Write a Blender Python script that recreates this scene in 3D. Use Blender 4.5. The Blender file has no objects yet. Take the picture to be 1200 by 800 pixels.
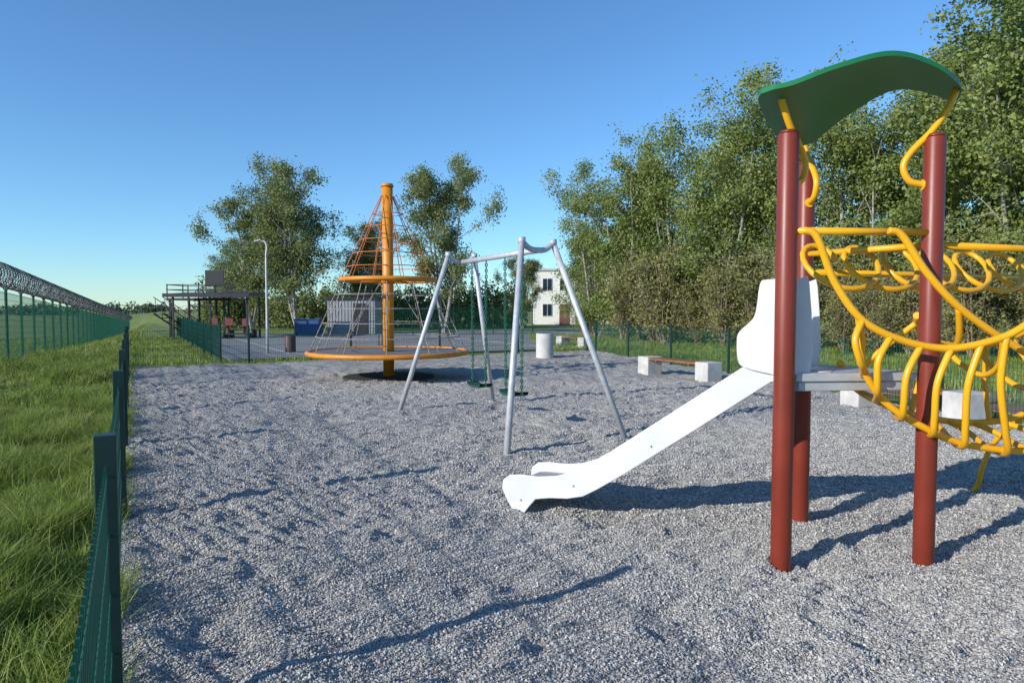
import bpy, math, random
import numpy as np
from mathutils import Vector
random.seed(5)
scene = bpy.context.scene
R = math.radians

# ------------------------------------------------------------ helpers
def mesh_from(name, V, F, mats, midx=None, smooth=False):
    V = np.asarray(V, dtype=np.float32); F = np.asarray(F, dtype=np.int32)
    me = bpy.data.meshes.new(name)
    n, k = F.shape
    me.vertices.add(len(V)); me.vertices.foreach_set("co", V.ravel())
    me.loops.add(n*k); me.loops.foreach_set("vertex_index", F.ravel())
    me.polygons.add(n)
    me.polygons.foreach_set("loop_start", np.arange(n, dtype=np.int32)*k)
    try: me.polygons.foreach_set("loop_total", np.full(n, k, dtype=np.int32))
    except Exception: pass
    for m in mats: me.materials.append(m)
    if midx is not None: me.polygons.foreach_set("material_index", np.asarray(midx, dtype=np.int32))
    me.polygons.foreach_set("use_smooth", np.full(n, smooth, dtype=bool))
    me.update(calc_edges=True); me.validate()
    return me

def add_obj(name, me, loc=(0,0,0), parent=None):
    o = bpy.data.objects.new(name, me); scene.collection.objects.link(o)
    o.location = loc
    if parent is not None: o.parent = parent
    return o

class MB:
    def __init__(s): s.v=[]; s.f=[]; s.sm=[]
    def tube(s, pts, r, n=8, cap=True):
        pts=[Vector(p) for p in pts]
        if not isinstance(r,(list,tuple)): r=[r]*len(pts)
        b=len(s.v); ref=None
        for i,p in enumerate(pts):
            if i==0: t=pts[1]-pts[0]
            elif i==len(pts)-1: t=pts[-1]-pts[-2]
            else: t=pts[i+1]-pts[i-1]
            if t.length<1e-9: t=Vector((0,0,1))
            t.normalize()
            if ref is None:
                ref=Vector((0,0,1)) if abs(t.z)<.9 else Vector((1,0,0))
                ref=(ref-t*ref.dot(t)).normalized()
            else:
                ref=(ref-t*ref.dot(t))
                ref.normalize()
            bi=t.cross(ref)
            for k in range(n):
                a=2*math.pi*k/n
                s.v.append(p+(ref*math.cos(a)+bi*math.sin(a))*r[i])
        for i in range(len(pts)-1):
            for k in range(n):
                s.f.append((b+i*n+k,b+i*n+(k+1)%n,b+(i+1)*n+(k+1)%n,b+(i+1)*n+k)); s.sm.append(n>4)
        if cap:
            s.f.append(tuple(b+k for k in reversed(range(n)))); s.sm.append(False)
            e=b+(len(pts)-1)*n
            s.f.append(tuple(e+k for k in range(n))); s.sm.append(False)
    def box(s,c,d,ang=0.0):
        cx,cy,cz=c; hx,hy,hz=d[0]/2,d[1]/2,d[2]/2; ca,sa=math.cos(ang),math.sin(ang)
        b=len(s.v)
        for z in(-hz,hz):
            for x,y in((-hx,-hy),(hx,-hy),(hx,hy),(-hx,hy)):
                s.v.append(Vector((cx+x*ca-y*sa,cy+x*sa+y*ca,cz+z)))
        for f in((0,3,2,1),(4,5,6,7),(0,1,5,4),(1,2,6,5),(2,3,7,6),(3,0,4,7)):
            s.f.append(tuple(b+i for i in f)); s.sm.append(False)
    def prism(s,poly,off):
        """poly: list of 3D points (planar outline); off: extrusion vector"""
        b=len(s.v); n=len(poly); off=Vector(off)
        for p in poly: s.v.append(Vector(p))
        for p in poly: s.v.append(Vector(p)+off)
        s.f.append(tuple(range(b,b+n))); s.sm.append(False)
        s.f.append(tuple(b+n+i for i in reversed(range(n)))); s.sm.append(False)
        for i in range(n):
            j=(i+1)%n
            s.f.append((b+j,b+i,b+n+i,b+n+j)); s.sm.append(False)
    def obj(s,name,mat,parent=None,bevel=0):
        me=bpy.data.meshes.new(name); me.from_pydata([tuple(v) for v in s.v],[],s.f)
        me.materials.append(mat)
        me.polygons.foreach_set("use_smooth",s.sm); me.update()
        import bmesh
        bm=bmesh.new(); bm.from_mesh(me); bmesh.ops.recalc_face_normals(bm,faces=bm.faces); bm.to_mesh(me); bm.free()
        loc=(0,0,0)
        if parent is not None: loc=tuple(-Vector(parent.location))
        o=add_obj(name,me,loc,parent)
        if bevel:
            m=o.modifiers.new("bevel","BEVEL"); m.width=bevel; m.segments=2; m.limit_method='ANGLE'; m.angle_limit=R(40)
        return o

def root(name,loc):
    e=bpy.data.objects.new(name,None); scene.collection.objects.link(e); e.location=loc; e.empty_display_size=.2
    return e

def cat(P,n=8,closed=False):
    P=[Vector(p) for p in P]; out=[]
    m=len(P)
    rng=range(m if closed else m-1)
    for i in rng:
        if closed: p0,p1,p2,p3=P[(i-1)%m],P[i],P[(i+1)%m],P[(i+2)%m]
        else:
            p1,p2=P[i],P[i+1]; p0=P[i-1] if i>0 else p1*2-p2; p3=P[i+2] if i+2<m else p2*2-p1
        for k in range(n):
            t=k/n
            out.append(.5*((2*p1)+(p2-p0)*t+(2*p0-5*p1+4*p2-p3)*t*t+(3*p1-p0-3*p2+p3)*t**3))
    if not closed: out.append(P[-1])
    return out

_tabs={}
def vnoise(x,y,scale,seed):
    if seed not in _tabs: _tabs[seed]=np.random.RandomState(seed).rand(256,256)
    T=_tabs[seed]; x=np.asarray(x,float)/scale+1000; y=np.asarray(y,float)/scale+1000
    xi=np.floor(x).astype(int); yi=np.floor(y).astype(int); fx=x-xi; fy=y-yi
    fx=fx*fx*(3-2*fx); fy=fy*fy*(3-2*fy)
    a=T[xi%256,yi%256]; b=T[(xi+1)%256,yi%256]; c=T[xi%256,(yi+1)%256]; d=T[(xi+1)%256,(yi+1)%256]
    return (a*(1-fx)+b*fx)*(1-fy)+(c*(1-fx)+d*fx)*fy-.5

# ------------------------------------------------------------ materials
def nt(name):
    m=bpy.data.materials.new(name); m.use_nodes=True
    t=m.node_tree; b=t.nodes["Principled BSDF"]; return m,t,b
def N(t,typ,**k):
    n=t.nodes.new(typ)
    for a,v in k.items(): setattr(n,a,v)
    return n
def pmat(name,c1,c2=None,scale=3,rough=.5,metal=0,bump=0,bscale=None,detail=6,rvar=.1):
    m,t,b=nt(name); L=t.links
    c2=c2 or tuple(x*.8 for x in c1)
    tc=N(t,"ShaderNodeTexCoord"); no=N(t,"ShaderNodeTexNoise"); no.inputs["Scale"].default_value=scale; no.inputs["Detail"].default_value=detail
    no.inputs["Roughness"].default_value=.65
    L.new(tc.outputs["Object"],no.inputs["Vector"])
    cr=N(t,"ShaderNodeValToRGB"); cr.color_ramp.elements[0].position=.35; cr.color_ramp.elements[1].position=.68
    cr.color_ramp.elements[0].color=(*c2,1); cr.color_ramp.elements[1].color=(*c1,1)
    L.new(no.outputs["Fac"],cr.inputs["Fac"]); L.new(cr.outputs["Color"],b.inputs["Base Color"])
    mr=N(t,"ShaderNodeMapRange"); mr.inputs["To Min"].default_value=max(.02,rough-rvar); mr.inputs["To Max"].default_value=min(1,rough+rvar)
    L.new(no.outputs["Fac"],mr.inputs["Value"]); L.new(mr.outputs["Result"],b.inputs["Roughness"])
    b.inputs["Metallic"].default_value=metal
    if bump:
        n2=N(t,"ShaderNodeTexNoise"); n2.inputs["Scale"].default_value=bscale or scale*8; n2.inputs["Detail"].default_value=4
        L.new(tc.outputs["Object"],n2.inputs["Vector"])
        bp=N(t,"ShaderNodeBump"); bp.inputs["Distance"].default_value=bump; bp.inputs["Strength"].default_value=.6
        L.new(n2.outputs["Fac"],bp.inputs["Height"]); L.new(bp.outputs["Normal"],b.inputs["Normal"])
    return m
def leafmat(name,cols,trans=.35,nscale=.6,rough=.6):
    m,t,b=nt(name); L=t.links
    g=N(t,"ShaderNodeNewGeometry"); cr=N(t,"ShaderNodeValToRGB")
    els=cr.color_ramp.elements
    els[0].color=(*cols[0],1); els[1].color=(*cols[-1],1)
    for i,c in enumerate(cols[1:-1]):
        e=els.new((i+1)/(len(cols)-1)); e.color=(*c,1)
    no=N(t,"ShaderNodeTexNoise"); no.inputs["Scale"].default_value=nscale; no.inputs["Detail"].default_value=3
    tc=N(t,"ShaderNodeTexCoord"); L.new(tc.outputs["Object"],no.inputs["Vector"])
    ma=N(t,"ShaderNodeMath",operation='MULTIPLY_ADD'); ma.inputs[1].default_value=.55
    ms=N(t,"ShaderNodeMath",operation='MULTIPLY_ADD'); ms.inputs[1].default_value=1.5; ms.inputs[2].default_value=-.5
    L.new(no.outputs["Fac"],ms.inputs[0])
    L.new(g.outputs["Random Per Island"],ma.inputs[0]); L.new(ms.outputs[0],ma.inputs[2]); L.new(ma.outputs[0],cr.inputs["Fac"])
    L.new(cr.outputs["Color"],b.inputs["Base Color"]); b.inputs["Roughness"].default_value=rough
    tr=N(t,"ShaderNodeBsdfTranslucent"); mx=N(t,"ShaderNodeMixShader"); mx.inputs[0].default_value=trans
    L.new(cr.outputs["Color"],tr.inputs["Color"])
    L.new(b.outputs[0],mx.inputs[1]); L.new(tr.outputs[0],mx.inputs[2])
    L.new(mx.outputs[0],t.nodes["Material Output"].inputs["Surface"])
    return m

M_green=pmat("fence_green_coating",(.010,.11,.07),(.006,.08,.05),4,.38)
M_green2=pmat("perimeter_green_coating",(.03,.20,.11),(.02,.15,.085),4,.5)
M_darkgreen=pmat("dark_green_steel",(.012,.045,.036),(.008,.032,.026),4,.5)
M_yellow=pmat("yellow_powder_coat",(.86,.43,.008),(.80,.38,.008),3,.35,bump=.0004,bscale=60)
M_orange=pmat("orange_paint",(.72,.27,.018),(.6,.21,.015),3,.45)
M_red=pmat("oxide_red_post",(.23,.033,.016),(.18,.026,.012),2.5,.42,bump=.0006,bscale=40)
M_white=pmat("white_plastic",(.70,.70,.695),(.61,.61,.60),3.5,.42)
M_roof=pmat("green_hdpe",(.012,.19,.055),(.01,.16,.045),2.5,.45,bump=.0005,bscale=30)
M_galv=pmat("galvanised_steel",(.58,.59,.60),(.43,.44,.45),9,.5,metal=.2)
M_plate=pmat("grey_deck",(.50,.51,.52),(.39,.40,.41),7,.5,metal=.15)
M_conc=pmat("concrete",(.60,.58,.54),(.44,.42,.39),4,.85,bump=.004,bscale=50)
M_wood=pmat("bench_wood",(.30,.13,.055),(.19,.08,.035),5,.65,bump=.002)
M_black=pmat("black_steel",(.022,.024,.028),(.015,.016,.018),4,.5)
M_redseat=pmat("seat_plastic",(.20,.05,.035),(.13,.035,.025),4,.5)
M_wire=pmat("razor_wire_steel",(.16,.165,.17),(.10,.10,.105),4,.5,metal=.4)
M_ropered=pmat("orange_rope",(.62,.20,.03),(.42,.11,.025),20,.8)
M_ropegrey=pmat("grey_rope",(.40,.36,.31),(.14,.13,.12),20,.8)
M_mat=pmat("rubber_disc",(.20,.205,.21),(.14,.14,.15),5,.8)
M_shade=pmat("carousel_shade_disc",(.045,.045,.048),(.026,.026,.028),5,.85)  # near-black colour standing in for shade under the carousel
M_chain=pmat("green_chain_sleeve",(.012,.13,.07),(.01,.08,.05),20,.5)
M_swseat=pmat("green_seat_rubber",(.015,.075,.045),(.012,.05,.03),8,.6)
M_bark=pmat("bark",(.46,.43,.38),(.17,.15,.13),6,.9,bump=.01,bscale=18)
M_twig=pmat("twig_bark",(.36,.27,.19),(.19,.14,.10),5,.9)
M_leaf=leafmat("spring_leaves",[(.10,.14,.03),(.19,.25,.055),(.28,.34,.09),(.38,.43,.16)],.4,.5)
M_leaf2=leafmat("willow_leaves",[(.10,.125,.04),(.16,.195,.06),(.23,.27,.09),(.30,.33,.13)],.35,.5)
M_shrub=leafmat("shrub_leaves",[(.13,.13,.045),(.22,.22,.07),(.29,.28,.095),(.33,.35,.12)],.3,.7)
M_far=leafmat("far_foliage",[(.07,.09,.05),(.09,.12,.06),(.12,.15,.075)],.2,.05)
M_grass=leafmat("grass_blades",[(.11,.165,.028),(.20,.27,.042),(.31,.38,.07),(.47,.48,.19)],.38,.7)
M_blue=pmat("blue_container",(.03,.09,.24),(.02,.065,.17),3,.5)
M_shed=pmat("shed_panels",(.33,.34,.35),(.26,.27,.28),2,.7)
M_cream=pmat("cream_render",(.88,.86,.78),(.83,.80,.70),1.5,.9)
M_glass=pmat("window_glass",(.03,.045,.06),(.02,.03,.04),1,.12)
M_terr=pmat("brown_door",(.20,.10,.06),(.15,.07,.05),2,.7)
M_bin=pmat("bin_slats",(.10,.05,.035),(.06,.035,.025),6,.6)

def ground_mat():
    m,t,b=nt("grass_ground"); L=t.links
    tc=N(t,"ShaderNodeTexCoord")
    a=N(t,"ShaderNodeTexNoise"); a.inputs["Scale"].default_value=.35; a.inputs["Detail"].default_value=8; a.inputs["Roughness"].default_value=.7
    c=N(t,"ShaderNodeTexNoise"); c.inputs["Scale"].default_value=9; c.inputs["Detail"].default_value=6; c.inputs["Roughness"].default_value=.75
    for n in(a,c): L.new(tc.outputs["Object"],n.inputs["Vector"])
    r1=N(t,"ShaderNodeValToRGB"); e=r1.color_ramp.elements
    e[0].position=.36; e[0].color=(.15,.21,.04,1); e[1].position=.66; e[1].color=(.36,.33,.17,1)
    x=e.new(.52); x.color=(.22,.28,.06,1)
    L.new(a.outputs["Fac"],r1.inputs["Fac"])
    r2=N(t,"ShaderNodeValToRGB"); e=r2.color_ramp.elements; e[0].position=.3; e[0].color=(.45,.45,.4,1); e[1].position=.7; e[1].color=(1.25,1.25,1.2,1)
    L.new(c.outputs["Fac"],r2.inputs["Fac"])
    mx=N(t,"ShaderNodeMix",data_type='RGBA',blend_type='MULTIPLY'); mx.inputs[0].default_value=1
    L.new(r1.outputs["Color"],mx.inputs[6]); L.new(r2.outputs["Color"],mx.inputs[7])
    L.new(mx.outputs[2],b.inputs["Base Color"]); b.inputs["Roughness"].default_value=.95
    bp=N(t,"ShaderNodeBump"); bp.inputs["Distance"].default_value=.06; L.new(c.outputs["Fac"],bp.inputs["Height"]); L.new(bp.outputs["Normal"],b.inputs["Normal"])
    return m
def gravel_mat():
    m,t,b=nt("crushed_gravel"); L=t.links
    tc=N(t,"ShaderNodeTexCoord")
    v=N(t,"ShaderNodeTexVoronoi"); v.inputs["Scale"].default_value=85; v.inputs["Randomness"].default_value=1
    v2=N(t,"ShaderNodeTexVoronoi"); v2.inputs["Scale"].default_value=34
    a=N(t,"ShaderNodeTexNoise"); a.inputs["Scale"].default_value=.8; a.inputs["Detail"].default_value=6
    for n in(v,v2,a): L.new(tc.outputs["Object"],n.inputs["Vector"])
    sp=N(t,"ShaderNodeSeparateColor"); L.new(v.outputs["Color"],sp.inputs[0])
    r=N(t,"ShaderNodeValToRGB"); e=r.color_ramp.elements
    e[0].color=(.215,.207,.193,1); e[1].color=(.60,.575,.53,1); x=e.new(.5); x.color=(.405,.389,.362,1)
    L.new(sp.outputs[0],r.inputs["Fac"])
    r2=N(t,"ShaderNodeValToRGB"); e=r2.color_ramp.elements; e[0].position=.35; e[0].color=(.82,.82,.83,1); e[1].position=.65; e[1].color=(1.10,1.08,1.04,1)
    L.new(a.outputs["Fac"],r2.inputs["Fac"])
    mx=N(t,"ShaderNodeMix",data_type='RGBA',blend_type='MULTIPLY'); mx.inputs[0].default_value=1
    L.new(r.outputs["Color"],mx.inputs[6]); L.new(r2.outputs["Color"],mx.inputs[7])
    L.new(mx.outputs[2],b.inputs["Base Color"]); b.inputs["Roughness"].default_value=.9
    ad=N(t,"ShaderNodeMath",operation='MULTIPLY_ADD'); ad.inputs[1].default_value=.6
    L.new(v2.outputs["Distance"],ad.inputs[0]); L.new(v.outputs["Distance"],ad.inputs[2])
    bp=N(t,"ShaderNodeBump"); bp.invert=True; bp.inputs["Distance"].default_value=.014; bp.inputs["Strength"].default_value=.95
    L.new(ad.outputs[0],bp.inputs["Height"]); L.new(bp.outputs["Normal"],b.inputs["Normal"])
    return m
def stone_mat():
    m,t,b=nt("gravel_stone"); L=t.links
    g=N(t,"ShaderNodeNewGeometry"); r=N(t,"ShaderNodeValToRGB"); e=r.color_ramp.elements
    e[0].color=(.205,.198,.185,1); e[1].color=(.60,.575,.53,1); x=e.new(.5); x.color=(.395,.379,.352,1)
    L.new(g.outputs["Random Per Island"],r.inputs["Fac"]); L.new(r.outputs["Color"],b.inputs["Base Color"]); b.inputs["Roughness"].default_value=.9
    return m
M_ground=ground_mat(); M_gravel=gravel_mat(); M_stone=stone_mat()
M_asph=pmat("court_asphalt",(.27,.262,.255),(.215,.21,.204),1.2,.9,bump=.003,bscale=60)
M_path=pmat("brown_gravel_path",(.30,.22,.15),(.2,.14,.10),5,.95,bump=.01,bscale=40)

# ------------------------------------------------------------ terrain
def sstep(t):
    t=np.clip(t,0,1); return t*t*(3-2*t)
def terr(x,y):
    x=np.asarray(x,float); y=np.asarray(y,float)
    s=x+.52*y
    z=sstep((-s-.5)/4)*(-.03)*np.clip(y-20,0,80)
    return z
nn=300; k=8
tt=np.linspace(-1,1,nn); ax=2600*np.sinh(k*tt)/math.sinh(k)
X,Y=np.meshgrid(ax,ax+8,indexing='ij')
near=np.exp(-(X**2+(Y-15)**2)/60**2)
Z=terr(X,Y)-.07+vnoise(X,Y,3,3)*.06*near*(X+.52*Y<-1.5)
V=np.stack([X.ravel(),Y.ravel(),Z.ravel()],1)
I=np.arange(nn*nn).reshape(nn,nn)
F=np.stack([I[:-1,:-1].ravel(),I[1:,:-1].ravel(),I[1:,1:].ravel(),I[:-1,1:].ravel()],1)
add_obj("ground",mesh_from("ground",V,F,[M_ground],smooth=True))

# fence lines (plan)
def FL(y): return -.11-.558*y              # left fence X at Y
CN=(-10.43,18.5)                           # far left corner
CR=(3.1,26.05)                             # far right corner
def FR(y): return 3.1+(26.05-y)*.237       # right fence X at Y
A=Vector((.873,.487,0)); B=Vector((-.487,.873,0))
def ab(a,b,z=0): return Vector((CN[0],CN[1],0))+A*a+B*b+Vector((0,0,z))

def gz(x,y):
    u=(x*.80+y*.60); v=(-x*.60+y*.80)
    rip=vnoise(u*.5,v,.085,16)                                   # lumps stretched along the raking direction
    w=vnoise(x,y,.8,21)*3
    rake=np.sin((x*.62+y*.78)*2*math.pi/.14+w)*sstep((vnoise(x,y,1.9,15)+.15)*4)
    foot=-.020*sstep((vnoise(x,y,.30,17)-.22)*8)                 # footprints
    return .008+ .040*vnoise(x,y,.7,11)+.036*vnoise(x,y,.25,12)+.038*rip+.034*vnoise(x,y,.12,13)+.010*rake+foot

# gravel sheet: strips between left and right fences
ys=np.concatenate([np.arange(-3,1.6,.08),np.arange(1.6,9,.021),np.arange(9,15,.045),np.arange(15,26.6,.09)])
nu=640
us=np.linspace(0,1,nu)
YY,UU=np.meshgrid(ys,us,indexing='ij')
Lx=np.where(YY<=CN[1],FL(YY)-.03,CN[0]+(YY-CN[1])*(CR[0]-CN[0])/(CR[1]-CN[1])); Lx=np.minimum(Lx,FR(YY)-.02)
Rx=FR(YY)+.05
XX=Lx+(Rx-Lx)*UU
XX=XX+vnoise(XX,YY,.5,31)*.14*((UU==0)|(UU==1))
ZZ=gz(XX,YY)
V=np.stack([XX.ravel(),YY.ravel(),ZZ.ravel()],1)
I=np.arange(YY.size).reshape(YY.shape)
F=np.stack([I[:-1,:-1].ravel(),I[:-1,1:].ravel(),I[1:,1:].ravel(),I[1:,:-1].ravel()],1)
add_obj("gravel_surface",mesh_from("gravel_surface",V,F,[M_gravel],smooth=True))

# loose stones
rng=np.random.RandomState(4)
def stones(n,y0,y1,r0,r1):
    y=np.sqrt(rng.rand(n)*(y1*y1-y0*y0)+y0*y0)
    x=(rng.rand(n)*2-1)*.82*y
    ok=(x>FL(y)+.02)&(x<FR(y)); x=x[ok];y=y[ok]
    r=r0+(r1-r0)*rng.rand(len(x))**2
    return x,y,r
parts=[stones(120000,1.9,5,.004,.010),stones(120000,5,9,.006,.0125),stones(40000,9,15,.008,.016)]
x=np.concatenate([p[0] for p in parts]);y=np.concatenate([p[1] for p in parts]);r=np.concatenate([p[2] for p in parts])
n=len(x); z=gz(x,y)+r*.35
oct_=np.array([[1,0,0],[-1,0,0],[0,1,0],[0,-1,0],[0,0,1],[0,0,-1]],float)
D=oct_[None]*(.6+.8*rng.rand(n,6,1))+ (rng.rand(n,6,3)-.5)*.7
th=rng.rand(n)*6.28; c,s=np.cos(th)[:,None],np.sin(th)[:,None]
D=np.stack([D[:,:,0]*c-D[:,:,1]*s,D[:,:,0]*s+D[:,:,1]*c,D[:,:,2]*.8],2)
V=(np.stack([x,y,z],1)[:,None]+D*r[:,None,None]).reshape(-1,3)
of=np.array([[0,2,4],[2,1,4],[1,3,4],[3,0,4],[2,0,5],[1,2,5],[3,1,5],[0,3,5]])
F=(np.arange(n)[:,None,None]*6+of[None]).reshape(-1,3)
add_obj("loose_gravel_stones",mesh_from("loose_gravel_stones",V,F,[M_stone]))

# ------------------------------------------------------------ court, path
def sheet(name,pts,z,mat,thick=.04):
    m=MB(); m.prism([(p[0],p[1],z-thick) for p in pts],(0,0,thick)); return m.obj(name,mat)
sheet("sports_court",[ab(2.8,2),ab(30,2),ab(30,24),ab(2.8,24)],.012,M_asph)
mk=MB()
for (a0,a1,b0,b1) in((5,26,4,4.08),(5,26,20,20.08),(5,5.08,4.08,20),(25.9,26,4.08,20),(15.4,15.48,4.08,20)):
    mk.prism([tuple(ab(a0,b0,.013)),tuple(ab(a1,b0,.013)),tuple(ab(a1,b1,.013)),tuple(ab(a0,b1,.013))],(0,0,.004))
mk.obj("court_line_markings",M_white)
sheet("brown_path",[(FR(2)+.8,2),(FR(2)+3.2,2),(FR(16)+3.2,16),(FR(16)+1.2,16)],-.03,M_path,.02)

# ------------------------------------------------------------ mesh fences
def mesh_fence(name,p0,p1,h,posts,sp=.05,wr=.0028,hs=.2,mat=M_green,post_w=.055,toph=.1,zf=None,hr=.0028,posth=None):
    p0=Vector((p0[0],p0[1],0));p1=Vector((p1[0],p1[1],0)); d=(p1-p0); Ln=d.length; d.normalize(); ang=math.atan2(d.y,d.x)
    zf=zf or (lambda x,y:0.0)
    rt=root(name,tuple(p0))
    w=MB(); nseg=int(Ln/sp)
    for i in range(nseg+1):
        p=p0+d*(i*sp); z=zf(p.x,p.y)
        w.box((p.x,p.y,z+.05+(h-.05)/2),(wr*2,wr*2,h-.05),ang)
    nz=int((h-.08)/hs)+1
    nsub=max(1,int(Ln/5))
    for j in range(nz):
        zz=.08+j*(h-.12)/(nz-1)
        for q in range(nsub):
            a=p0+d*(Ln*q/nsub); b=p0+d*(Ln*(q+1)/nsub)
            nrm=Vector((-d.y,d.x,0))*(wr+hr)
            for sg in(-1,1):
                w.tube([Vector((a.x,a.y,zf(a.x,a.y)+zz))+nrm*sg,Vector((b.x,b.y,zf(b.x,b.y)+zz))+nrm*sg],hr,4,False)
    w.obj("mesh_panels",mat,rt)
    pm=MB()
    for t in posts:
        p=p0+d*t; z=zf(p.x,p.y)
        pm.box((p.x,p.y,z+(posth or h+toph)/2-.1),(post_w,post_w,(posth or h+toph)+.2),ang)
    pm.obj("posts",M_darkgreen if mat==M_green else mat,rt,bevel=.004)
    return rt
# left fence
L0=(FL(-2.75),-2.75); LL=math.hypot(FL(18.45)-FL(-2.75),21.2)
f=mesh_fence("green_mesh_fence",L0,(FL(18.45),18.45),1.02,[i*LL/8 for i in range(9)],toph=.11,wr=.0036,post_w=.075,hr=.002)
mesh_fence("green_mesh_fence",CN,CR,1.02,[3.1+i*3.03 for i in range(5)],sp=.06)
mesh_fence("green_mesh_fence",CR,(FR(2),2),1.05,[.3+ i*3.1 for i in range(8)],sp=.06)
c0=ab(2.5,1.6); c1=ab(2.5,24)
mesh_fence("green_mesh_fence",c0,c1,1.1,[i*2.8 for i in range(9)],sp=.1,wr=.004)
mesh_fence("ball_stop_fence",(-8.5,41),(1.5,43),1.7,[i*2.5 for i in range(5)],sp=.1,wr=.006,hr=.006)
# perimeter fence with razor wire
def tz(x,y): return float(terr(x,y))
PA=Vector((-15+.5125*8,12,0)); PB=Vector((-56,100,0)); PD=(PB-PA); PLn=PD.length; PD.normalize()
pf=mesh_fence("perimeter_fence",PA,PB,2.15,[i*2.5 for i in range(int(PLn/2.5)+1)],sp=.12,wr=.004,hs=.2,zf=tz,post_w=.07,hr=.004,mat=M_green2)
arms=MB(); coil=MB(); strands=MB()
perp=Vector((-PD.y,PD.x,0))
i=0
while i*2.5<PLn:
    p=PA+PD*(i*2.5); z=tz(p.x,p.y)
    for sg in(-1,1):
        arms.tube([Vector((p.x,p.y,z+2.15)),Vector((p.x,p.y,z+2.75))+perp*sg*.33],.018,5)
    i+=1
for sg in(-1,1):
    for f_ in(.33,.66,1):
        for q in range(24):
            a=PA+PD*(PLn*q/24); b=PA+PD*(PLn*(q+1)/24)
            strands.tube([a+perp*sg*.33*f_+Vector((0,0,tz(a.x,a.y)+2.15+.6*f_)),b+perp*sg*.33*f_+Vector((0,0,tz(b.x,b.y)+2.15+.6*f_))],.006,3,False)
for ph in(0,2.2,4.3):
    pts=[]; st=int(PLn/.42*12)
    for q in range(st):
        s_=q*.42/12; p=PA+PD*s_; a=2*math.pi*q/12+ph
        rr=.36
        pts.append(Vector((p.x,p.y,tz(p.x,p.y)+2.62+rr*math.sin(a)))+perp*rr*math.cos(a)+PD*(.1*math.sin(a*2+ph)))
    coil.tube(pts,.010,3,False)
arms.obj("wire_arms",M_wire,pf); strands.obj("barbed_strands",M_wire,pf); coil.obj("razor_wire_coil",M_wire,pf)

# ------------------------------------------------------------ grass
def blades(name,x,y,h,w,seed,lean=.6,mat=M_grass):
    rg=np.random.RandomState(seed); n=len(x)
    z=terr(x,y)-.04
    th=rg.rand(n)*6.283; ld=rg.rand(n)*6.283; ln=lean*h*(.2+rg.rand(n))
    dx,dy=np.cos(th)*w/2,np.sin(th)*w/2; lx,ly=np.cos(ld)*ln,np.sin(ld)*ln
    P=np.zeros((n,6,3))
    for q,(fh,fl,fw) in enumerate(((0,0,1),(.6,.35,.8),(1,1,.12))):
        for sgi,sg in enumerate((-1,1)):
            P[:,q*2+sgi,0]=x+lx*fl+dx*sg*fw; P[:,q*2+sgi,1]=y+ly*fl+dy*sg*fw; P[:,q*2+sgi,2]=z+h*fh
    F=(np.arange(n)[:,None,None]*6+np.array([[0,1,3,2],[2,3,5,4]])[None]).reshape(-1,4)
    return P.reshape(-1,3),F
def scatter(n,xf,y0,y1,seed,pw=1.0):
    rg=np.random.RandomState(seed); y=y0+(y1-y0)*rg.rand(n)**pw
    lo,hi=xf(y); return lo+(hi-lo)*rg.rand(n),y,rg
GV=[];GF=[];off=0
def addg(P,F):
    global off
    GV.append(P);GF.append(F+off);off+=len(P)
def hh(x,y,base,var): 
    return np.clip(base*(1+var*2*vnoise(x,y,1.1,41)+var*1.8*vnoise(x,y,.3,42)),.03,2)
def thin(x,y,rg,lo):
    ok=rg.rand(len(x))<np.clip(.75+1.6*vnoise(x,y,.45,47)+.9*vnoise(x,y,1.7,48),lo,1); return x[ok],y[ok]
# left verge
x,y,rg=scatter(150000,lambda y:(-.9*y-.8,FL(y)+.03),.6,11,51,.75); x,y=thin(x,y,rg,.25)
h=hh(x,y,.12,1.1)*(.5+.8*rg.rand(len(x))); addg(*blades("g",x,y,h,.005+.004*rg.rand(len(x)),1,1.0))
x,y,rg=scatter(85000,lambda y:(-.83*y-1,FL(y)+.05),11,26,52,.8); x,y=thin(x,y,rg,.3)
h=hh(x,y,.15,1.1)*(.5+.8*rg.rand(len(x))); addg(*blades("g",x,y,h,.012+.006*rg.rand(len(x)),2,.9))
x,y,rg=scatter(50000,lambda y:(-.80*y-2,-.52*y-1),26,70,53)
h=hh(x,y,.17,.7)*(.6+.7*rg.rand(len(x))); addg(*blades("g",x,y,h,.03+.01*rg.rand(len(x)),3))
# seed stalks
x,y,rg=scatter(1800,lambda y:(-.9*y-.8,FL(y)-.1),.9,18,59,.7)
h=.2+.18*rg.rand(len(x)); addg(*blades("g",x,y,h,.006+0*h,9,.35))
# weeds along fence foot
x,y,rg=scatter(4000,lambda y:(FL(y)-.05,FL(y)+.10),.6,18,54)
ok=vnoise(x,y,.5,43)>.1; x=x[ok];y=y[ok]
h=.05+.08*rg.rand(len(x)); addg(*blades("g",x,y,h,.006+0*h,4))
# far left lawn between fences
x,y,rg=scatter(25000,lambda y:(-.6*y,-.6*y+8),19.5,40,55)
rel=(x-CN[0])*A.x+(y-CN[1])*A.y; rb=(x-CN[0])*B.x+(y-CN[1])*B.y
ok=((rel<2.4)|(rb<1.8))&(rb>.1); x=x[ok];y=y[ok]
h=hh(x,y,.10,.5); addg(*blades("g",x,y,h,.02+0*h,5))
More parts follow.
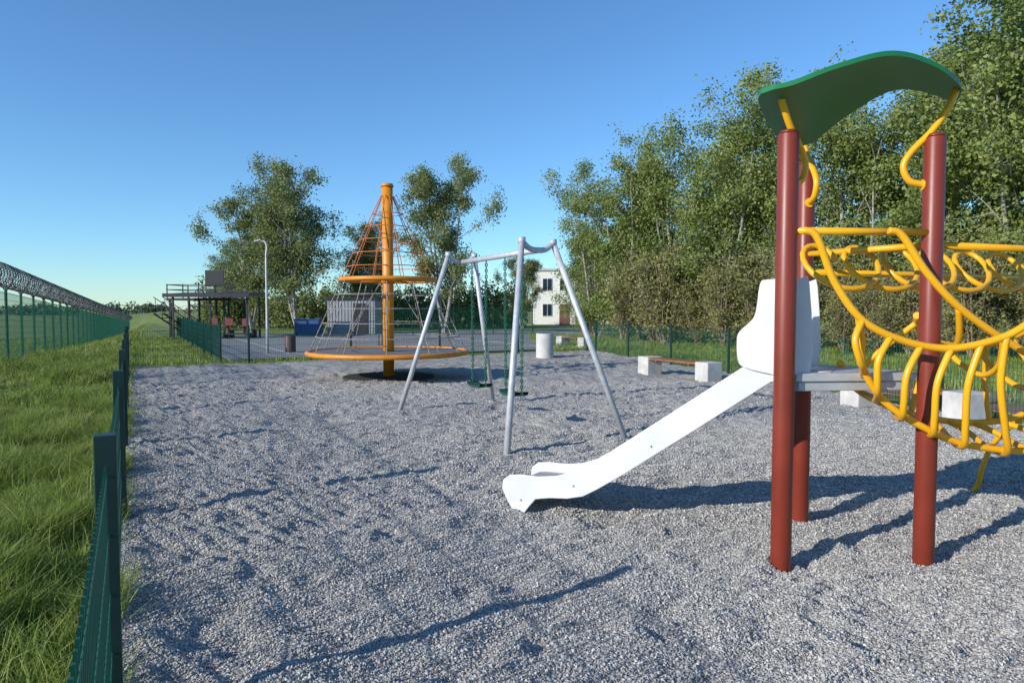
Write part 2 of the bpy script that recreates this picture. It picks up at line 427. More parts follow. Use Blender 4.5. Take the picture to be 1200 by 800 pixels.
# right verge
x,y,rg=scatter(60000,lambda y:(FR(y)+.1,FR(y)+12),3,27,56)
ok=(vnoise(x,y,1.6,44)+.25*vnoise(x,y,.5,45)>-.16); x=x[ok];y=y[ok]; 
h=hh(x,y,.13,.8); addg(*blades("g",x,y,h,.010+.006*np.random.RandomState(3).rand(len(x)),6))
x,y,rg=scatter(35000,lambda y:(y*0+1,y*0+22),26.5,42,57)
h=hh(x,y,.16,.8); addg(*blades("g",x,y,h,.02+0*h,7))
add_obj("grass",mesh_from("grass",np.concatenate(GV),np.concatenate(GF),[M_grass]))

# ------------------------------------------------------------ trees
def leaf_quads(P,size,rg):
    n=len(P)
    a=rg.randn(n,3); a/=np.linalg.norm(a,axis=1)[:,None]
    b=rg.randn(n,3); b-=a*(a*b).sum(1)[:,None]; b/=np.linalg.norm(b,axis=1)[:,None]
    s=(size*(.6+.8*rg.rand(n)))[:,None]
    Vv=np.stack([P-a*s,P-b*s*.6,P+a*s,P+b*s*.6],1).reshape(-1,3)
    return Vv,np.arange(n*4).reshape(n,4)
def make_tree(name,seed,h,spread,tr,stems,nleaf,cb=.25,leaf=.06,sig=.16,nprim=24,up=38,prof_low=.45,mats=None,twigr=.006,stemspread=.12,topcut=.45):
    rg=np.random.RandomState(seed); t=MB(); anchors=[]
    for s_ in range(stems):
        az=rg.rand()*6.28+s_*6.28/stems; sd=stemspread*h*(0 if stems==1 else (.4+.8*rg.rand()))
        hs=h*(1 if s_==0 else .72+.25*rg.rand())
        pts=[]; wob=np.zeros(2)
        for i in range(11):
            f=i/10; wob+=rg.randn(2)*.014*h*.5
            pts.append(Vector((math.cos(az)*sd*f**.8+wob[0]*f+ .0,math.sin(az)*sd*f**.8+wob[1]*f,-.1+hs*f)))
        r0=tr*(1 if s_==0 else .75)
        t.tube(pts,[r0*(1.15 if i==0 else 1)*(1-.93*(i/10))+.006 for i in range(11)],7,False)
        n1=max(6,nprim//stems if stems<4 else nprim//stems+3)
        for q in range(n1):
            f=cb+(1-cb)*((q+rg.rand())/n1)*.98
            i0=min(9,int(f*10)); p=pts[i0].lerp(pts[i0+1],f*10-i0)
            fc=(f-cb)/(1-cb)
            ln=spread*(prof_low+(1-prof_low)*math.sin(math.pi*min(1,fc*.8+.15)))*(.45+.8*rg.rand())*(1-topcut*fc)
            a1=q*2.399+rg.rand()*1.0+s_*1.3; el=R(up+rg.randn()*12+18*fc)
            bp=[p]; d=Vector((math.cos(a1)*math.cos(el),math.sin(a1)*math.cos(el),math.sin(el)))
            for m_ in range(5):
                d=(d+Vector(rg.randn(3)*.16)+Vector((0,0,.06))).normalized(); bp.append(bp[-1]+d*ln/5)
            rb=max(.014,tr*.34*(1-f*.7))
            t.tube(bp,[rb*(1-.16*m_) for m_ in range(6)],4,False)
            for m_ in range(7):
                g=.25+.75*rg.rand(); j=min(4,int(g*5)); sp=bp[j].lerp(bp[j+1],g*5-j)
                dd=(d*.6+Vector(rg.randn(3)*.75)+Vector((0,0,.2))).normalized(); l2=ln*(.22+.34*rg.rand())*(1.2-.5*g)
                sp2=[sp]
                for u in range(3):
                    dd=(dd+Vector(rg.randn(3)*.2)).normalized(); sp2.append(sp2[-1]+dd*l2/3)
                t.tube(sp2,[rb*.4,rb*.3,rb*.22,twigr],3,False)
                wgt=rg.rand()**1.3*1.6+.10
                for u in range(8):
                    g2=.2+.85*rg.rand(); j2=min(2,int(g2*3)); anchors.append((*sp2[j2].lerp(sp2[j2+1],min(1,g2*3-j2)),wgt))
    An=np.array(anchors); pr=An[:,3]/An[:,3].sum()
    idx=rg.choice(len(An),nleaf,p=pr)
    P=An[idx,:3]+rg.randn(nleaf,3)*sig*np.array([1,1,.8])
    LV,LF=leaf_quads(P,leaf,rg)
    TV=np.array([tuple(v) for v in t.v]); TF=np.array([f for f in t.f])
    V=np.concatenate([TV,LV]); F=np.concatenate([TF,LF+len(TV)])
    mi=np.concatenate([np.zeros(len(TF),int),np.ones(len(LF),int)])
    return mesh_from(name,V,F,mats,mi)
TM=[M_bark,M_leaf]
birch=[make_tree("birch_mesh",101,11,3.3,.13,3,27000,.06,.068,.28,38,mats=TM,topcut=.1,stemspread=.16,prof_low=.7),
       make_tree("birch_mesh",102,11,3.2,.11,4,29000,.05,.068,.28,38,mats=TM,topcut=.05,stemspread=.22,prof_low=.75),
       make_tree("birch_mesh",103,11,3.5,.12,4,30000,.06,.068,.28,38,mats=TM,topcut=.1,stemspread=.20,prof_low=.7),
       make_tree("birch_mesh",104,11,3.0,.12,2,23000,.08,.068,.26,36,mats=TM,topcut=.15,prof_low=.7)]
broad=[make_tree("willow_mesh",111,11,4.3,.16,4,38000,.25,.08,.30,48,25,.65,mats=[M_bark,M_leaf2],topcut=.2,stemspread=.2),
       make_tree("willow_mesh",112,11,3.5,.15,3,32000,.2,.075,.28,42,35,.55,mats=[M_bark,M_leaf2],topcut=.2,stemspread=.16)]
shrub=[make_tree("shrub_mesh",121,3.6,1.5,.035,12,7000,.12,.05,.16,60,45,.7,mats=[M_twig,M_shrub],twigr=.006,stemspread=.32),
       make_tree("shrub_mesh",122,3.2,1.6,.03,14,7000,.08,.045,.18,60,42,.8,mats=[M_twig,M_shrub],twigr=.006,stemspread=.36)]
def place(nm,me,x,y,h,ref,rot,sx=1):
    o=add_obj(nm,me,(x,y,tz(x,y)-.03)); s=h/ref; o.scale=(s*sx,s*sx,s); o.rotation_euler=(0,0,rot); return o
BT=[(4.6,37,8.0),(5.6,34.5,8.6),(6.6,35.5,9.6),(8,33,10.0),(9.3,31,10.2),(11.1,30,10.2),(12.8,29,10.4),(14.1,28,10.2),(15.8,27,10.5),(17.0,25.5,11.4),(17.6,23.5,12.0),(19.5,21.5,12.5),
    (8.2,39,9.3),(12,36,9.8),(19.5,30,11.5),(21,19,12.5)]
for i,(x,y,h) in enumerate(BT):
    place("birch_tree",birch[(i*3+1)%4],x,y,h,11,i*1.9,1.05)
place("willow_tree",broad[0],-15.7,50,10.8,11,.3,1.0)
place("willow_tree",broad[1],-19.8,52,9.6,11,2.0,1.05)
place("willow_tree",broad[1],-4.6,46,10.9,11,4.0,.9)
place("willow_tree",broad[0],-12.6,57,7.8,11,3.3,1.0)
place("willow_tree",broad[1],.7,47,5.0,11,1.3,.9)
place("willow_tree",broad[0],-24,60,7,11,5,1)
place("willow_tree",broad[1],5.5,51,7.0,11,2.6,1.1)
SB=[(5.4,33),(6.4,32),(7.3,31),(8.2,30),(9.0,29),(9.9,28),(10.6,27.2),(11.4,26.4),(12.2,25.6),(12.9,24.6),(13.6,23.6),(14.3,22.5),(14.9,21.3),(15.5,20),(16.0,18.5),(7.0,34.5),(9.2,32),(11.8,29.5),(14.0,27),(15.7,24.2),(16.9,21.8),(4.3,40),(4.9,43)]
for i,(x,y) in enumerate(SB):
    place("shrub",shrub[i%2],x+random.uniform(-.4,.4),y+random.uniform(-.4,.4),random.uniform(2.4,4.2),3.4,i*2.3,1.0)

def clump_mass(name,items,leaf,per,mat,seed):
    rg=np.random.RandomState(seed); Ps=[]
    for (x,y,z,rx,ry,rz) in items:
        u=rg.randn(per,3); u/=np.linalg.norm(u,axis=1)[:,None]; rr=(.55+.5*rg.rand(per))[:,None]
        lump=1+.25*np.sin(u[:,:1]*5+x)+.2*np.sin(u[:,1:2]*6+y)+.2*np.sin(u[:,2:]*7+x*2)
        Ps.append(np.array([x,y,z])+u*rr*lump*np.array([rx,ry,rz]))
    P=np.concatenate(Ps); P=P[P[:,2]>-3]
    V,F=leaf_quads(P,leaf,rg); add_obj(name,mesh_from(name,V,F,[mat]))
rg=np.random.RandomState(8)
clump_mass("hedge",[( -27+i*.95,58+rg.rand()*4,1.2+rg.rand()*.7,1.2,1.2,1.3+rg.rand()*1.2) for i in range(30)],.12,1500,M_leaf2,9)
clump_mass("distant_tree_line",[(-420+i*7+rg.rand()*4,420+rg.rand()*60,0+rg.rand()*1.5,7,6,2.5+rg.rand()*3) for i in range(130)],.8,320,M_far,10)
clump_mass("distant_woodland",[(12+i*4.0+rg.rand()*3,85+rg.rand()*20,3+rg.rand()*2,3.6,3.5,4+rg.rand()*2.5) for i in range(24)],.3,1200,M_leaf2,12)

# ------------------------------------------------------------ playground tower
P1=Vector((1.68,4.2,0)); P2=Vector((2.16,5.06,0)); P3=Vector((2.62,4.28,0)); CT=(P1+P2+P3)/3
tw=root("playground_tower",tuple(CT))
m=MB()
for p in(P1,P2,P3): m.tube([p+Vector((0,0,-.1)),p+Vector((0,0,2.66))],.062,28)
m.obj("posts",M_red,tw,bevel=.006)
m=MB()
for p in(P1,P2,P3): m.tube([p+Vector((0,0,2.662)),p+Vector((0,0,2.68))],[.058,.045],24)
m.obj("post_caps",M_red,tw)
m=MB()
hexp=[]
for p,q in((P1,P3),(P3,P2),(P2,P1)):
    d=(q-p).normalized(); hexp+= [p+d*.085,q-d*.085]
cen=CT
m.prism([(cen+(p-cen)*1.02)+Vector((0,0,1.15)) for p in hexp],(0,0,.05))
m.prism([(cen+(p-cen)*.96)+Vector((0,0,1.09)) for p in hexp],(0,0,.058))
m.obj("deck",M_plate,tw,bevel=.006)
# roof
def lerpn(kp,u):
    xs=[a for a,b in kp]; 
    return float(np.interp(u,xs,[b for a,b in kp]))
def smooth_prof(kp):
    c=cat([(a,0,b) for a,b in kp],10); return [(p.x,p.z) for p in c]
pn=smooth_prof([(0,2.86),(.15,2.87),(.35,2.95),(.6,3.02),(.82,2.98),(1,2.885)])
pf_=smooth_prof([(0,2.86),(.12,2.78),(.25,2.80),(.45,3.00),(.68,3.17),(.85,3.15),(1,3.05)])
nu_,nw=49,17; V=[];Fq=[]
for layer in(0,1):
    for j in range(nw):
        w=j/(nw-1); e=abs(2*w-1); ins=.09*(1-math.sqrt(max(0,1-e**5)))
        for i in range(nu_):
            u0=i/(nu_-1); u=ins+(1-2*ins)*u0
            xn,yn=1.40+1.22*u,4.02-.12*math.sin(math.pi*u); xf,yf=1.84+1.32*u,4.93+.10*math.sin(math.pi*u)
            z=lerpn(pn,u)*(1-w)+lerpn(pf_,u)*w
            V.append((xn+(xf-xn)*w,yn+(yf-yn)*w,z+layer*.028))
def ix(l,j,i): return l*nw*nu_+j*nu_+i
for j in range(nw-1):
    for i in range(nu_-1):
        Fq.append((ix(0,j,i),ix(0,j+1,i),ix(0,j+1,i+1),ix(0,j,i+1))); Fq.append((ix(1,j,i),ix(1,j,i+1),ix(1,j+1,i+1),ix(1,j+1,i)))
nr=len(Fq)
for i in range(nu_-1):
    Fq.append((ix(0,0,i),ix(0,0,i+1),ix(1,0,i+1),ix(1,0,i))); Fq.append((ix(0,nw-1,i+1),ix(0,nw-1,i),ix(1,nw-1,i),ix(1,nw-1,i+1)))
for j in range(nw-1):
    Fq.append((ix(0,j+1,0),ix(0,j,0),ix(1,j,0),ix(1,j+1,0))); Fq.append((ix(0,j,nu_-1),ix(0,j+1,nu_-1),ix(1,j+1,nu_-1),ix(1,j,nu_-1)))
me=mesh_from("roof",V,Fq,[M_roof],smooth=True)
sm=[i<nr for i in range(len(Fq))]; me.polygons.foreach_set("use_smooth",sm)
o=add_obj("roof_canopy",me,tuple(-CT),tw)
es=o.modifiers.new("es","EDGE_SPLIT"); es.split_angle=R(50)
# roof struts
m=MB()
for p,topz in((P1,2.93),(P2,2.86),(P3,2.95)):
    iw=(CT-p).normalized()
    if p is P3: iw=Vector((-.93,.2,0)).normalized()
    pr=[(-.11,topz),(-.07,2.84),(.02,2.70),(.13,2.58),(.175,2.49),(.14,2.40),(.05,2.37)]
    pts=cat([p+iw*a+Vector((0,0,z)) for a,z in pr],7)
    m.tube(pts,.021,12)
    m.tube([p+iw*.055+Vector((0,0,2.37)),p+iw*.07+Vector((0,0,2.37))],.034,12)
m.obj("roof_struts",M_yellow,tw)

# slide
D=Vector((-.873,.487,0)); Wd=Vector((.487,.873,0)); S0=Vector((1.77,4.37,0))
sl=root("slide",tuple(S0))
top=[(-.02,1.30),(.12,1.30),(.28,1.215),(.8,.845),(1.2,.56),(1.38,.445),(1.5,.375),(1.64,.325),(1.8,.30),(1.95,.30),(2.05,.285),(2.11,.24)]
bot=[(2.12,.17),(2.08,.09),(2.02,.0),(1.93,-.02),(1.88,.05),(1.82,.12),(1.7,.145),(1.55,.16),(1.42,.195),(1.31,.26),(1.1,.40),(.6,.76),(.1,1.125),(-.02,1.15)]
prof=[(a,b) for a,b in top+bot]
for nm,wo in(("near_side",0),("far_side",.50)):
    m=MB(); m.prism([S0+D*t+Wd*wo+Vector((0,0,z)) for t,z in prof],Wd*.022); m.obj(nm,M_white,sl,bevel=.006)
chute=[(-.25,1.205),(.08,1.205),(.3,1.09),(.8,.72),(1.2,.43),(1.4,.30),(1.55,.245),(1.75,.225),(2.0,.215),(2.07,.18),(2.09,.12)]
ch=[(p.x,p.z) for p in cat([(a,0,b) for a,b in chute],5)]
m=MB(); b0=len(m.v)
for t,z in ch:
    for ww in(.024,.498): m.v.append(S0+D*t+Wd*ww+Vector((0,0,z)))
for i in range(len(ch)-1):
    m.f.append((2*i,2*i+1,2*i+3,2*i+2)); m.sm.append(True)
o=m.obj("chute",M_plate,sl); so=o.modifiers.new("s","SOLIDIFY"); so.thickness=.012
m=MB()
sh=[(-.13,1.16),(-.12,1.755),(-.06,1.79),(.13,1.79),(.175,1.76),(.195,1.60),(.22,1.53),(.30,1.45),(.315,1.38),(.305,1.26),(.26,1.215),(.1,1.18)]
shc=[(p.x,p.z) for p in cat([(a,0,b) for a,b in sh],3,True)]
for nm,wo in(("near_shield",-.026),("far_shield",.526)):
    m=MB(); m.prism([S0+D*t+Wd*wo+Vector((0,0,z)) for t,z in shc],Wd*.022); m.obj(nm,M_white,sl,bevel=.004)
m=MB()
for wo in(-.004,.524):
    for t,z in((.1,1.22),(.0,1.22),(1.95,.1),(1.5,.27),(.9,.63)):
        c=S0+D*t+Wd*wo+Vector((0,0,z)); m.tube([c,c+Wd*(-.008 if wo<0 else .008)],.008,10)
m.obj("bolts",M_galv,sl)

# yellow tube climber
yc=root("yellow_tube_climber",(2.9,4.2,0))
m=MB(); r_=.0225
RA=cat([(1.76,4.14,2.075),(1.83,4.12,2.03),(1.94,4.12,1.765),(2.10,4.09,1.533),(2.34,4.07,1.41),(2.585,4.05,1.367),(2.80,4.0,1.41),(2.97,3.96,1.50),(3.21,3.92,1.73),(3.40,3.9,2.03),(3.46,3.9,2.07)],8)
RBp=cat([(2.28,4.16,2.075),(2.36,4.15,2.04),(2.51,4.14,1.816),(2.74,4.14,1.585),(3.12,4.15,1.34),(3.42,4.15,1.22),(3.75,4.2,1.15)],8)
RC=cat([(2.08,4.10,1.56),(2.12,4.14,1.42),(2.15,4.17,1.243),(2.30,4.19,1.03),(2.54,4.18,.871),(2.81,4.2,.764),(3.18,4.2,.721),(3.5,4.2,.77),(3.75,4.2,1.0)],8)
RD=cat([(2.24,4.66,1.24),(2.4,4.72,1.04),(2.7,4.78,.90),(3.0,4.82,.82),(3.35,4.85,.79),(3.7,4.9,.85),(3.9,4.95,1.1)],8)
RU=cat([(2.62,4.42,1.56),(2.85,4.75,1.42),(3.15,4.85,1.34),(3.5,4.9,1.36),(3.85,4.95,1.5)],8)
for c_ in(RA,RBp,RC,RD,RU): m.tube(c_,r_,10)
m.tube([P1+Vector((.04,-.02,2.075)),P3+Vector((-.05,-.02,2.075))],r_,10)
def at(c,t):
    f=t*(len(c)-1); i=min(len(c)-2,int(f)); return c[i].lerp(c[i+1],f-i)
for k_ in range(8):
    ta=.30+.07*k_; tc_=.25+.092*k_
    a=at(RA,ta); c_=at(RC,min(1,tc_)); dp=at(RD,min(1,max(0,tc_-.16)))
    lowp=c_+Vector((-.02,-.04,-.01))
    m.tube(cat([a,a*.62+lowp*.38+Vector((-.07,-.05,0)),a*.22+lowp*.78+Vector((-.05,-.06,0)),lowp,(c_*.62+dp*.38)+Vector((.03,0,-.05)),(c_*.25+dp*.75)+Vector((.05,0,-.03)),dp],7),.0205,8)
for k_ in range(3):
    u=at(RU,.08+.3*k_); dp=at(RD,.1+.3*k_)
    m.tube(cat([u,(u+dp)/2+Vector((.02,.06,0)),dp],6),.0195,8)
# curled loops hung between the second rail and the far hand rail
for k_ in range(4):
    u=at(RBp,.48+.13*k_); v=at(RU,.22+.2*k_)
    m.tube(cat([u,u*.8+v*.2+Vector((.06,0,-.16)),(u+v)/2+Vector((.08,0,-.22)),u*.2+v*.8+Vector((.05,0,-.14)),v],6),.0195,8)
# overhead rails and loops
R1a,R1b=Vector((2.2,5.04,1.87)),Vector((4.6,6.0,1.87)); R2a,R2b=Vector((2.66,4.31,2.0)),Vector((4.6,5.0,2.0))
m.tube([R1a,R1b],r_,10); m.tube([R2a,R2b],r_,10)
m.tube([P2+Vector((0,-.03,2.0)),P3+Vector((0,.03,2.0))],r_,10)
pts=[]
nl=8
for q in range(nl*20+1):
    a=2*math.pi*q/20; f=q/(nl*20)
    ca_=Vector((1.98,4.50,1.88)).lerp(Vector((4.7,5.55,1.88)),f)
    ax_=Vector((.93,.36,0)); px_=Vector((-.36,.93,0))
    pts.append(ca_+ax_*.19*math.cos(a)+px_*.14*math.sin(a)+Vector((0,0,.15*math.sin(a+.3))))
m.tube(pts,.0195,8)
pts=cat([(3.9,4.95,1.1),(3.95,5.1,.9),(3.9,5.45,.55),(3.97,5.7,.28),(4.02,5.82,.1),(3.98,5.88,-.05)],8); m.tube(pts,.02,10)
m.tube(cat([(3.46,3.9,2.07),(3.62,3.95,2.07),(3.85,4.1,2.07)],5),r_,10)
m.obj("bent_tubes",M_yellow,yc)
m=MB()
for p in((3.88,4.16),(4.75,5.1),(4.7,6.1)): m.tube([(p[0],p[1],-.1),(p[0],p[1],2.3)],.062,24)
m.obj("end_posts",M_red,yc,bevel=.005)

# ------------------------------------------------------------ swing set
sw=root("swing_set",(-.2,9.6,0))
f2c=Vector((.32,8.55,2.33)); f1c=Vector((-.79,10.74,2.33)); bd=(f1c-f2c).normalized()
m=MB()
feet2=[(-.065,7.4),(1.44,8.4)]; feet1=[(-1.8,10.7),(-.32,11.8)]
for fc,ft in((f2c,feet2),(f1c,feet1)):
    wv=(Vector((ft[1][0],ft[1][1],0))-Vector((ft[0][0],ft[0][1],0))).normalized()
    ends=[]
    for sg,fo in((-1,ft[0]),(1,ft[1])):
        topp=fc+wv*sg*.24+Vector((0,0,.10))
        m.tube([Vector((fo[0],fo[1],-.1)),topp],.038,14)
        m.tube([topp-Vector((0,0,.035)),topp+Vector((0,0,.05))],.047,14)
        ends.append(topp)
    m.tube(cat([ends[0],fc+wv*-.13+Vector((0,0,.02)),fc,fc+wv*.13+Vector((0,0,.02)),ends[1]],5),.036,12)
m.tube([f2c-bd*.03,f1c+bd*.03],.038,14)
m.obj("frame",M_galv,sw)
ch_=MB(); st=MB()
for cpos in(.27,.73):
    c=f2c.lerp(f1c,cpos)
    for sg in(-1,1):
        t0=c+bd*sg*.26; 
        L_=1.83; 
        for q in range(44):
            za=t0.z-.03-L_*q/44; zb=t0.z-.03-L_*(q+1)/44
            lean=bd*(-sg*.03)
            o_=Vector((.013,0,0)) if q%2 else Vector((0,.013,0))
            for s2 in(-1,1): ch_.tube([Vector((t0.x,t0.y,za))+lean*(q/44)+o_*s2,Vector((t0.x,t0.y,zb-.006))+lean*(q/44)+o_*s2],.0085,4,False)
    sc=Vector((c.x,c.y,.45)); hw=Vector((-bd.y,bd.x,0))
    prof_=cat([(-.235,0,.03),(-.18,0,0),(0,0,-.012),(.18,0,0),(.235,0,.03)],4)
    b0=len(st.v)
    for p in prof_:
        for zz in(0,.03):
            for ww in(-.10,.10): st.v.append(sc+bd*p.x+hw*ww+Vector((0,0,p.z+zz)))
    for i in range(len(prof_)-1):
        a=b0+i*4; n_=a+4
        for f in((a,a+1,n_+1,n_),(a+2,n_+2,n_+3,a+3),(a,n_,n_+2,a+2),(a+1,a+3,n_+3,n_+1)): st.f.append(f); st.sm.append(False)
ch_.obj("chains",M_chain,sw); st.obj("seats",M_swseat,sw)

# ------------------------------------------------------------ net carousel
cx,cy=-2.87,15.85
nc=root("climbing_net_carousel",(cx,cy,0))
def ringp(r,z,n=48,ph=0): return [Vector((cx+r*math.cos(2*math.pi*i/n+ph),cy+r*math.sin(2*math.pi*i/n+ph),z)) for i in range(n+1)]
m=MB(); m.tube([(cx,cy,-.1),(cx,cy,4.40)],.125,28); m.tube([(cx,cy,4.40),(cx,cy,4.47)],[.15,.13],24)
m.tube([(cx,cy,.5),(cx,cy,.62)],.17,24); m.tube([(cx,cy,2.2),(cx,cy,2.34)],.16,24)
m.obj("mast",M_orange,nc)
m=MB(); m.tube(ringp(1.82,.60),.055,10,False); m.tube(ringp(1.08,2.27,32),.05,10,False)
for i in range(6):
    a=i*math.pi/3+.3
    m.tube([(cx+.1*math.cos(a),cy+.1*math.sin(a),2.27),(cx+1.07*math.cos(a),cy+1.07*math.sin(a),2.27)],.03,8)
    m.tube([(cx+.12*math.cos(a),cy+.12*math.sin(a),.56),(cx+1.8*math.cos(a),cy+1.8*math.sin(a),.56)],.03,8)
m.obj("rings",M_orange,nc)
m=MB(); 
ring_o=ringp(1.76,.60)[:-1]
m.prism(ring_o,(0,0,.02)); m.obj("standing_disc",M_mat,nc)
m=MB(); m.prism(ringp(1.05,.0,36)[:-1],(0,0,.05)); m.obj("carousel_shade_disc",M_shade,nc,bevel=.01)  # added dark disc: deepens the carousel's shadow on the gravel by colour
up_=MB()
topz=4.2
for i in range(10):
    a=2*math.pi*(i+.3)/10
    up_.tube([(cx+.14*math.cos(a),cy+.14*math.sin(a),topz),(cx+1.06*math.cos(a),cy+1.06*math.sin(a),2.3)],.010,5,False)
for f in(.22,.38,.54,.70,.86):
    rr=.14+.92*f; up_.tube(ringp(rr,topz+(2.3-topz)*f,10,2*math.pi*.3/10),.010,5,False)
up_.obj("upper_net",M_ropered,nc)
lo=MB()
for i in range(12):
    a=2*math.pi*(i+.3)/12
    lo.tube([(cx+1.06*math.cos(a),cy+1.06*math.sin(a),2.25),(cx+1.78*math.cos(a),cy+1.78*math.sin(a),.64)],.011,5,False)
    if i%2: lo.tube([(cx+.2*math.cos(a),cy+.2*math.sin(a),2.2),(cx+1.3*math.cos(a),cy+1.3*math.sin(a),.64)],.009,5,False)
for f in(.2,.4,.6,.8):
    lo.tube(ringp(1.06+.72*f,2.25-1.61*f,12,2*math.pi*.3/12),.011,5,False)
lo.obj("lower_net",M_ropegrey,nc)

# ------------------------------------------------------------ benches, bins, lamp
def bench(p,q,nm="concrete_bench"):
    p=Vector((*p,0));q=Vector((*q,0)); d=(q-p).normalized(); ang=math.atan2(d.y,d.x); rt=root(nm,tuple(p))
    m=MB()
    for c in(p,q): m.box((c.x,c.y,.2),(.40,.44,.46),ang)
    m.obj("concrete_blocks",M_conc,rt,bevel=.02)
    w=MB(); c=(p+q)/2; ln=(q-p).length-.41; nv=Vector((-d.y,d.x,0))
    for k_ in(-1.5,-.5,.5,1.5):
        cc=c+nv*.105*k_; w.box((cc.x,cc.y,.385),(ln,.092,.045),ang)
    for e in(-.35,.35):
        cc=c+d*ln*e; w.box((cc.x,cc.y,.345),(.05,.38,.034),ang)
    w.obj("seat_slats",M_wood,rt,bevel=.005)
bench((3.42,16.9),(4.36,15.1)); bench((5.85,11.45),(6.45,9.65)); bench((2.2,29.5),(3.0,28.2))
def ring_bin(nm,x,y,r,h,mat):
    rt=root(nm,(x,y,0)); m=MB()
    m.tube([(x,y,-.05),(x,y,h-.02),(x,y,h),(x,y,h),(x,y,h-.05)],[r,r,r-.01,r-.07,r-.075],32,False); m.obj("body",mat,rt)
    m=MB(); m.tube([(x,y,h-.3),(x,y,h-.05)],r-.077,24); m.obj("liner",M_black,rt)
ring_bin("concrete_litter_bin",1.08,22.4,.29,.8,M_conc)
ring_bin("litter_bin",-8.2,25.2,.2,.62,M_bin); ring_bin("litter_bin",-4.9,26,.2,.6,M_black)
lp=root("street_lamp",(-8.75,24.4,0))
m=MB(); m.tube([(-8.75,24.4,-.1),(-8.75,24.4,1.0),(-8.75,24.4,3.5)]+cat([(-8.75,24.4,3.5),(-8.72,24.4,3.8),(-8.78,24.4,3.98),(-8.95,24.4,4.02)],4)[1:],[.055,.05]+[.035]*13,10); m.obj("pole",M_galv,lp)
m=MB(); m.prism([(-8.92,24.34,4.03),(-9.15,24.34,3.97),(-9.15,24.46,3.97),(-8.92,24.46,4.03)],(0,0,.05)); m.obj("lamp_head",M_plate,lp,bevel=.01)

# ------------------------------------------------------------ spectator stand
ss=root("spectator_stand",(-17,39,0)); st=MB()
for x in(-19.55,-17.9,-16.2):
    for y in(39.1,41.4): st.box((x,y,1.05),(.10,.10,2.1))
st.box((-17.85,40.25,2.16),(3.7,2.6,.12))
for x in np.arange(-19.65,-16.0,.9):
    st.box((x,38.98,2.62),(.05,.05,.8)); st.box((x,41.5,2.62),(.05,.05,.8))
for z in(2.45,2.7,2.98):
    st.box((-17.85,38.98,z),(3.7,.045,.045)); st.box((-17.85,41.5,z),(3.7,.045,.045)); st.box((-19.68,40.24,z),(.045,2.5,.045))
st.box((-16.95,39.03,3.35),(1.05,.08,.9)); st.box((-16.95,39.1,2.8),(.08,.06,.5))
# canopy
for x in(-18.3,-16.3,-14.3):
    for y in(36.9,38.7): st.box((x,y,1.14),(.09,.09,2.28))
st.prism([(-18.6,36.4,2.28),(-14.05,36.4,2.28),(-14.05,38.9,2.42),(-18.6,38.9,2.42)],(0,0,.12))
st.box((-16.3,36.38,2.33),(4.6,.04,.2))
# stairs + terraces
for i in range(7):
    st.box((-19.4+i*.28,37.9,1.3-i*.19),(.3,1.0,.04))
for y in(37.38,38.42):
    st.tube([(-19.6,y,1.35),(-17.5,y,-.05)],.05,4); st.tube([(-19.6,y,2.25),(-17.5,y,.85)],.025,6)
    for i in range(6): st.tube([(-19.5+i*.37,y,1.3-i*.245),(-19.5+i*.37,y,2.2-i*.245)],.018,5)
for i in range(2): st.box((-15.6,37.2+i*.8,.25+i*.2),(2.6,.75,.06))
for x in(-16.85,-15.6,-14.35):
    for i in range(2): st.box((x,37.2+i*.8,.1+i*.1),(.06,.6,.22+i*.2))
st.obj("steel_frame",M_black,ss)
m=MB()
for i in range(3):
    x=-16.5+i*.85; y=37.6; z=.62
    m.box((x,y,z+.04),(.45,.4,.05)); m.box((x,y+.2,z+.26),(.45,.05,.38)); m.box((x,y,z-.15),(.08,.08,.34))
m.obj("seats",M_redseat,ss,bevel=.015)

# shed, container, house
sd=root("equipment_shed",(-10.2,44,0)); m=MB()
m.box((-10.2,44.5,1.1),(3.0,2.4,2.2))
for i in range(15): m.box((-11.62+i*.2,43.285,1.1),(.03,.03,2.1))
m.obj("walls",M_shed,sd); m=MB(); m.box((-10.2,44.5,2.27),(3.3,2.7,.12)); m.obj("roof",M_black,sd)
m=MB(); m.box((-9.6,43.26,.98),(.9,.05,1.95)); m.obj("door",M_black,sd)
bc=root("blue_container",(-12.6,42,0)); m=MB(); m.box((-12.5,42,.5),(1.5,1,.85)); m.box((-12.5,42,.96),(1.56,1.06,.07)); m.obj("body",M_blue,bc,bevel=.02)
m=MB()
for sx in(-.6,.6):
    m.tube([(-12.5+sx,41.48,.08),(-12.5+sx,41.56,.08)],.08,12)
m.obj("wheels",M_black,bc)
hs=root("cream_house",(6.5,74,0)); m=MB(); m.box((7.0,74,2.75),(9.4,8,5.5)); m.obj("walls",M_cream,hs)
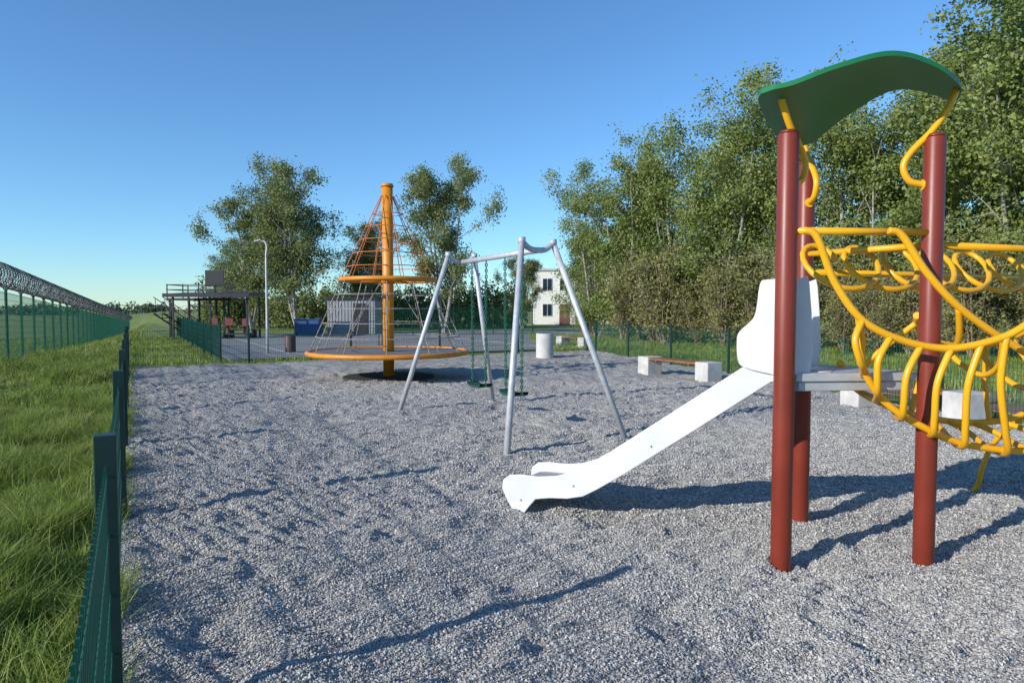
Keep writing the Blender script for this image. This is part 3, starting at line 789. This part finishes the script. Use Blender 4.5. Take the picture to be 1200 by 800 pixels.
m=MB(); m.box((7.0,74,5.6),(9.7,8.3,.2)); m.obj("roof",M_conc,hs)
w=MB();fr=MB()
for zc in(1.5,4.1):
    for i in range(5):
        x=3.6+i*1.75
        if zc<2 and i==1: continue
        fr.box((x,69.985,zc),(1.0,.07,1.32)); w.box((x-.24,69.94,zc),(.40,.04,1.16)); w.box((x+.24,69.94,zc),(.40,.04,1.16))
fr.obj("window_frames",M_white,hs); w.obj("window_panes",M_glass,hs)
m=MB(); m.box((5.35,69.96,1.05),(1.0,.09,2.1)); m.obj("door",M_terr,hs)

# ------------------------------------------------------------ light, camera
sun_az=math.atan2(-.82,-.57); el=R(22)
sd_=Vector((math.sin(sun_az)*math.cos(el),math.cos(sun_az)*math.cos(el),math.sin(el)))
li=bpy.data.lights.new("sun","SUN"); li.energy=5; li.angle=R(.5); li.color=(1,.955,.88)
so=bpy.data.objects.new("sun",li); scene.collection.objects.link(so); so.rotation_euler=(-sd_).to_track_quat('-Z','Y').to_euler(); so.location=(-20,-15,20)
w=bpy.data.worlds.new("World"); scene.world=w; w.use_nodes=True; t=w.node_tree
bg=t.nodes["Background"]; sk=t.nodes.new("ShaderNodeTexSky"); sk.sky_type='NISHITA'; sk.sun_disc=False
sk.sun_elevation=el; sk.sun_rotation=sun_az%(2*math.pi); sk.air_density=1.0; sk.dust_density=0; sk.ozone_density=3.5
mx=t.nodes.new("ShaderNodeMix"); mx.data_type='RGBA'; mx.blend_type='MULTIPLY'; mx.inputs[0].default_value=1; mx.inputs[7].default_value=(.76,1.06,1.28,1)
t.links.new(sk.outputs[0],mx.inputs[6]); t.links.new(mx.outputs[2],bg.inputs[0]); bg.inputs[1].default_value=.145
cam=bpy.data.cameras.new("camera"); cam.lens=24; cam.sensor_width=36; cam.clip_end=6000; cam.clip_start=.05
co=bpy.data.objects.new("camera",cam); scene.collection.objects.link(co); co.location=(0,0,1.6); co.rotation_euler=(R(90-2.72),0,0)
scene.camera=co
scene.view_settings.view_transform='Standard'; scene.view_settings.look='None'; scene.view_settings.exposure=0
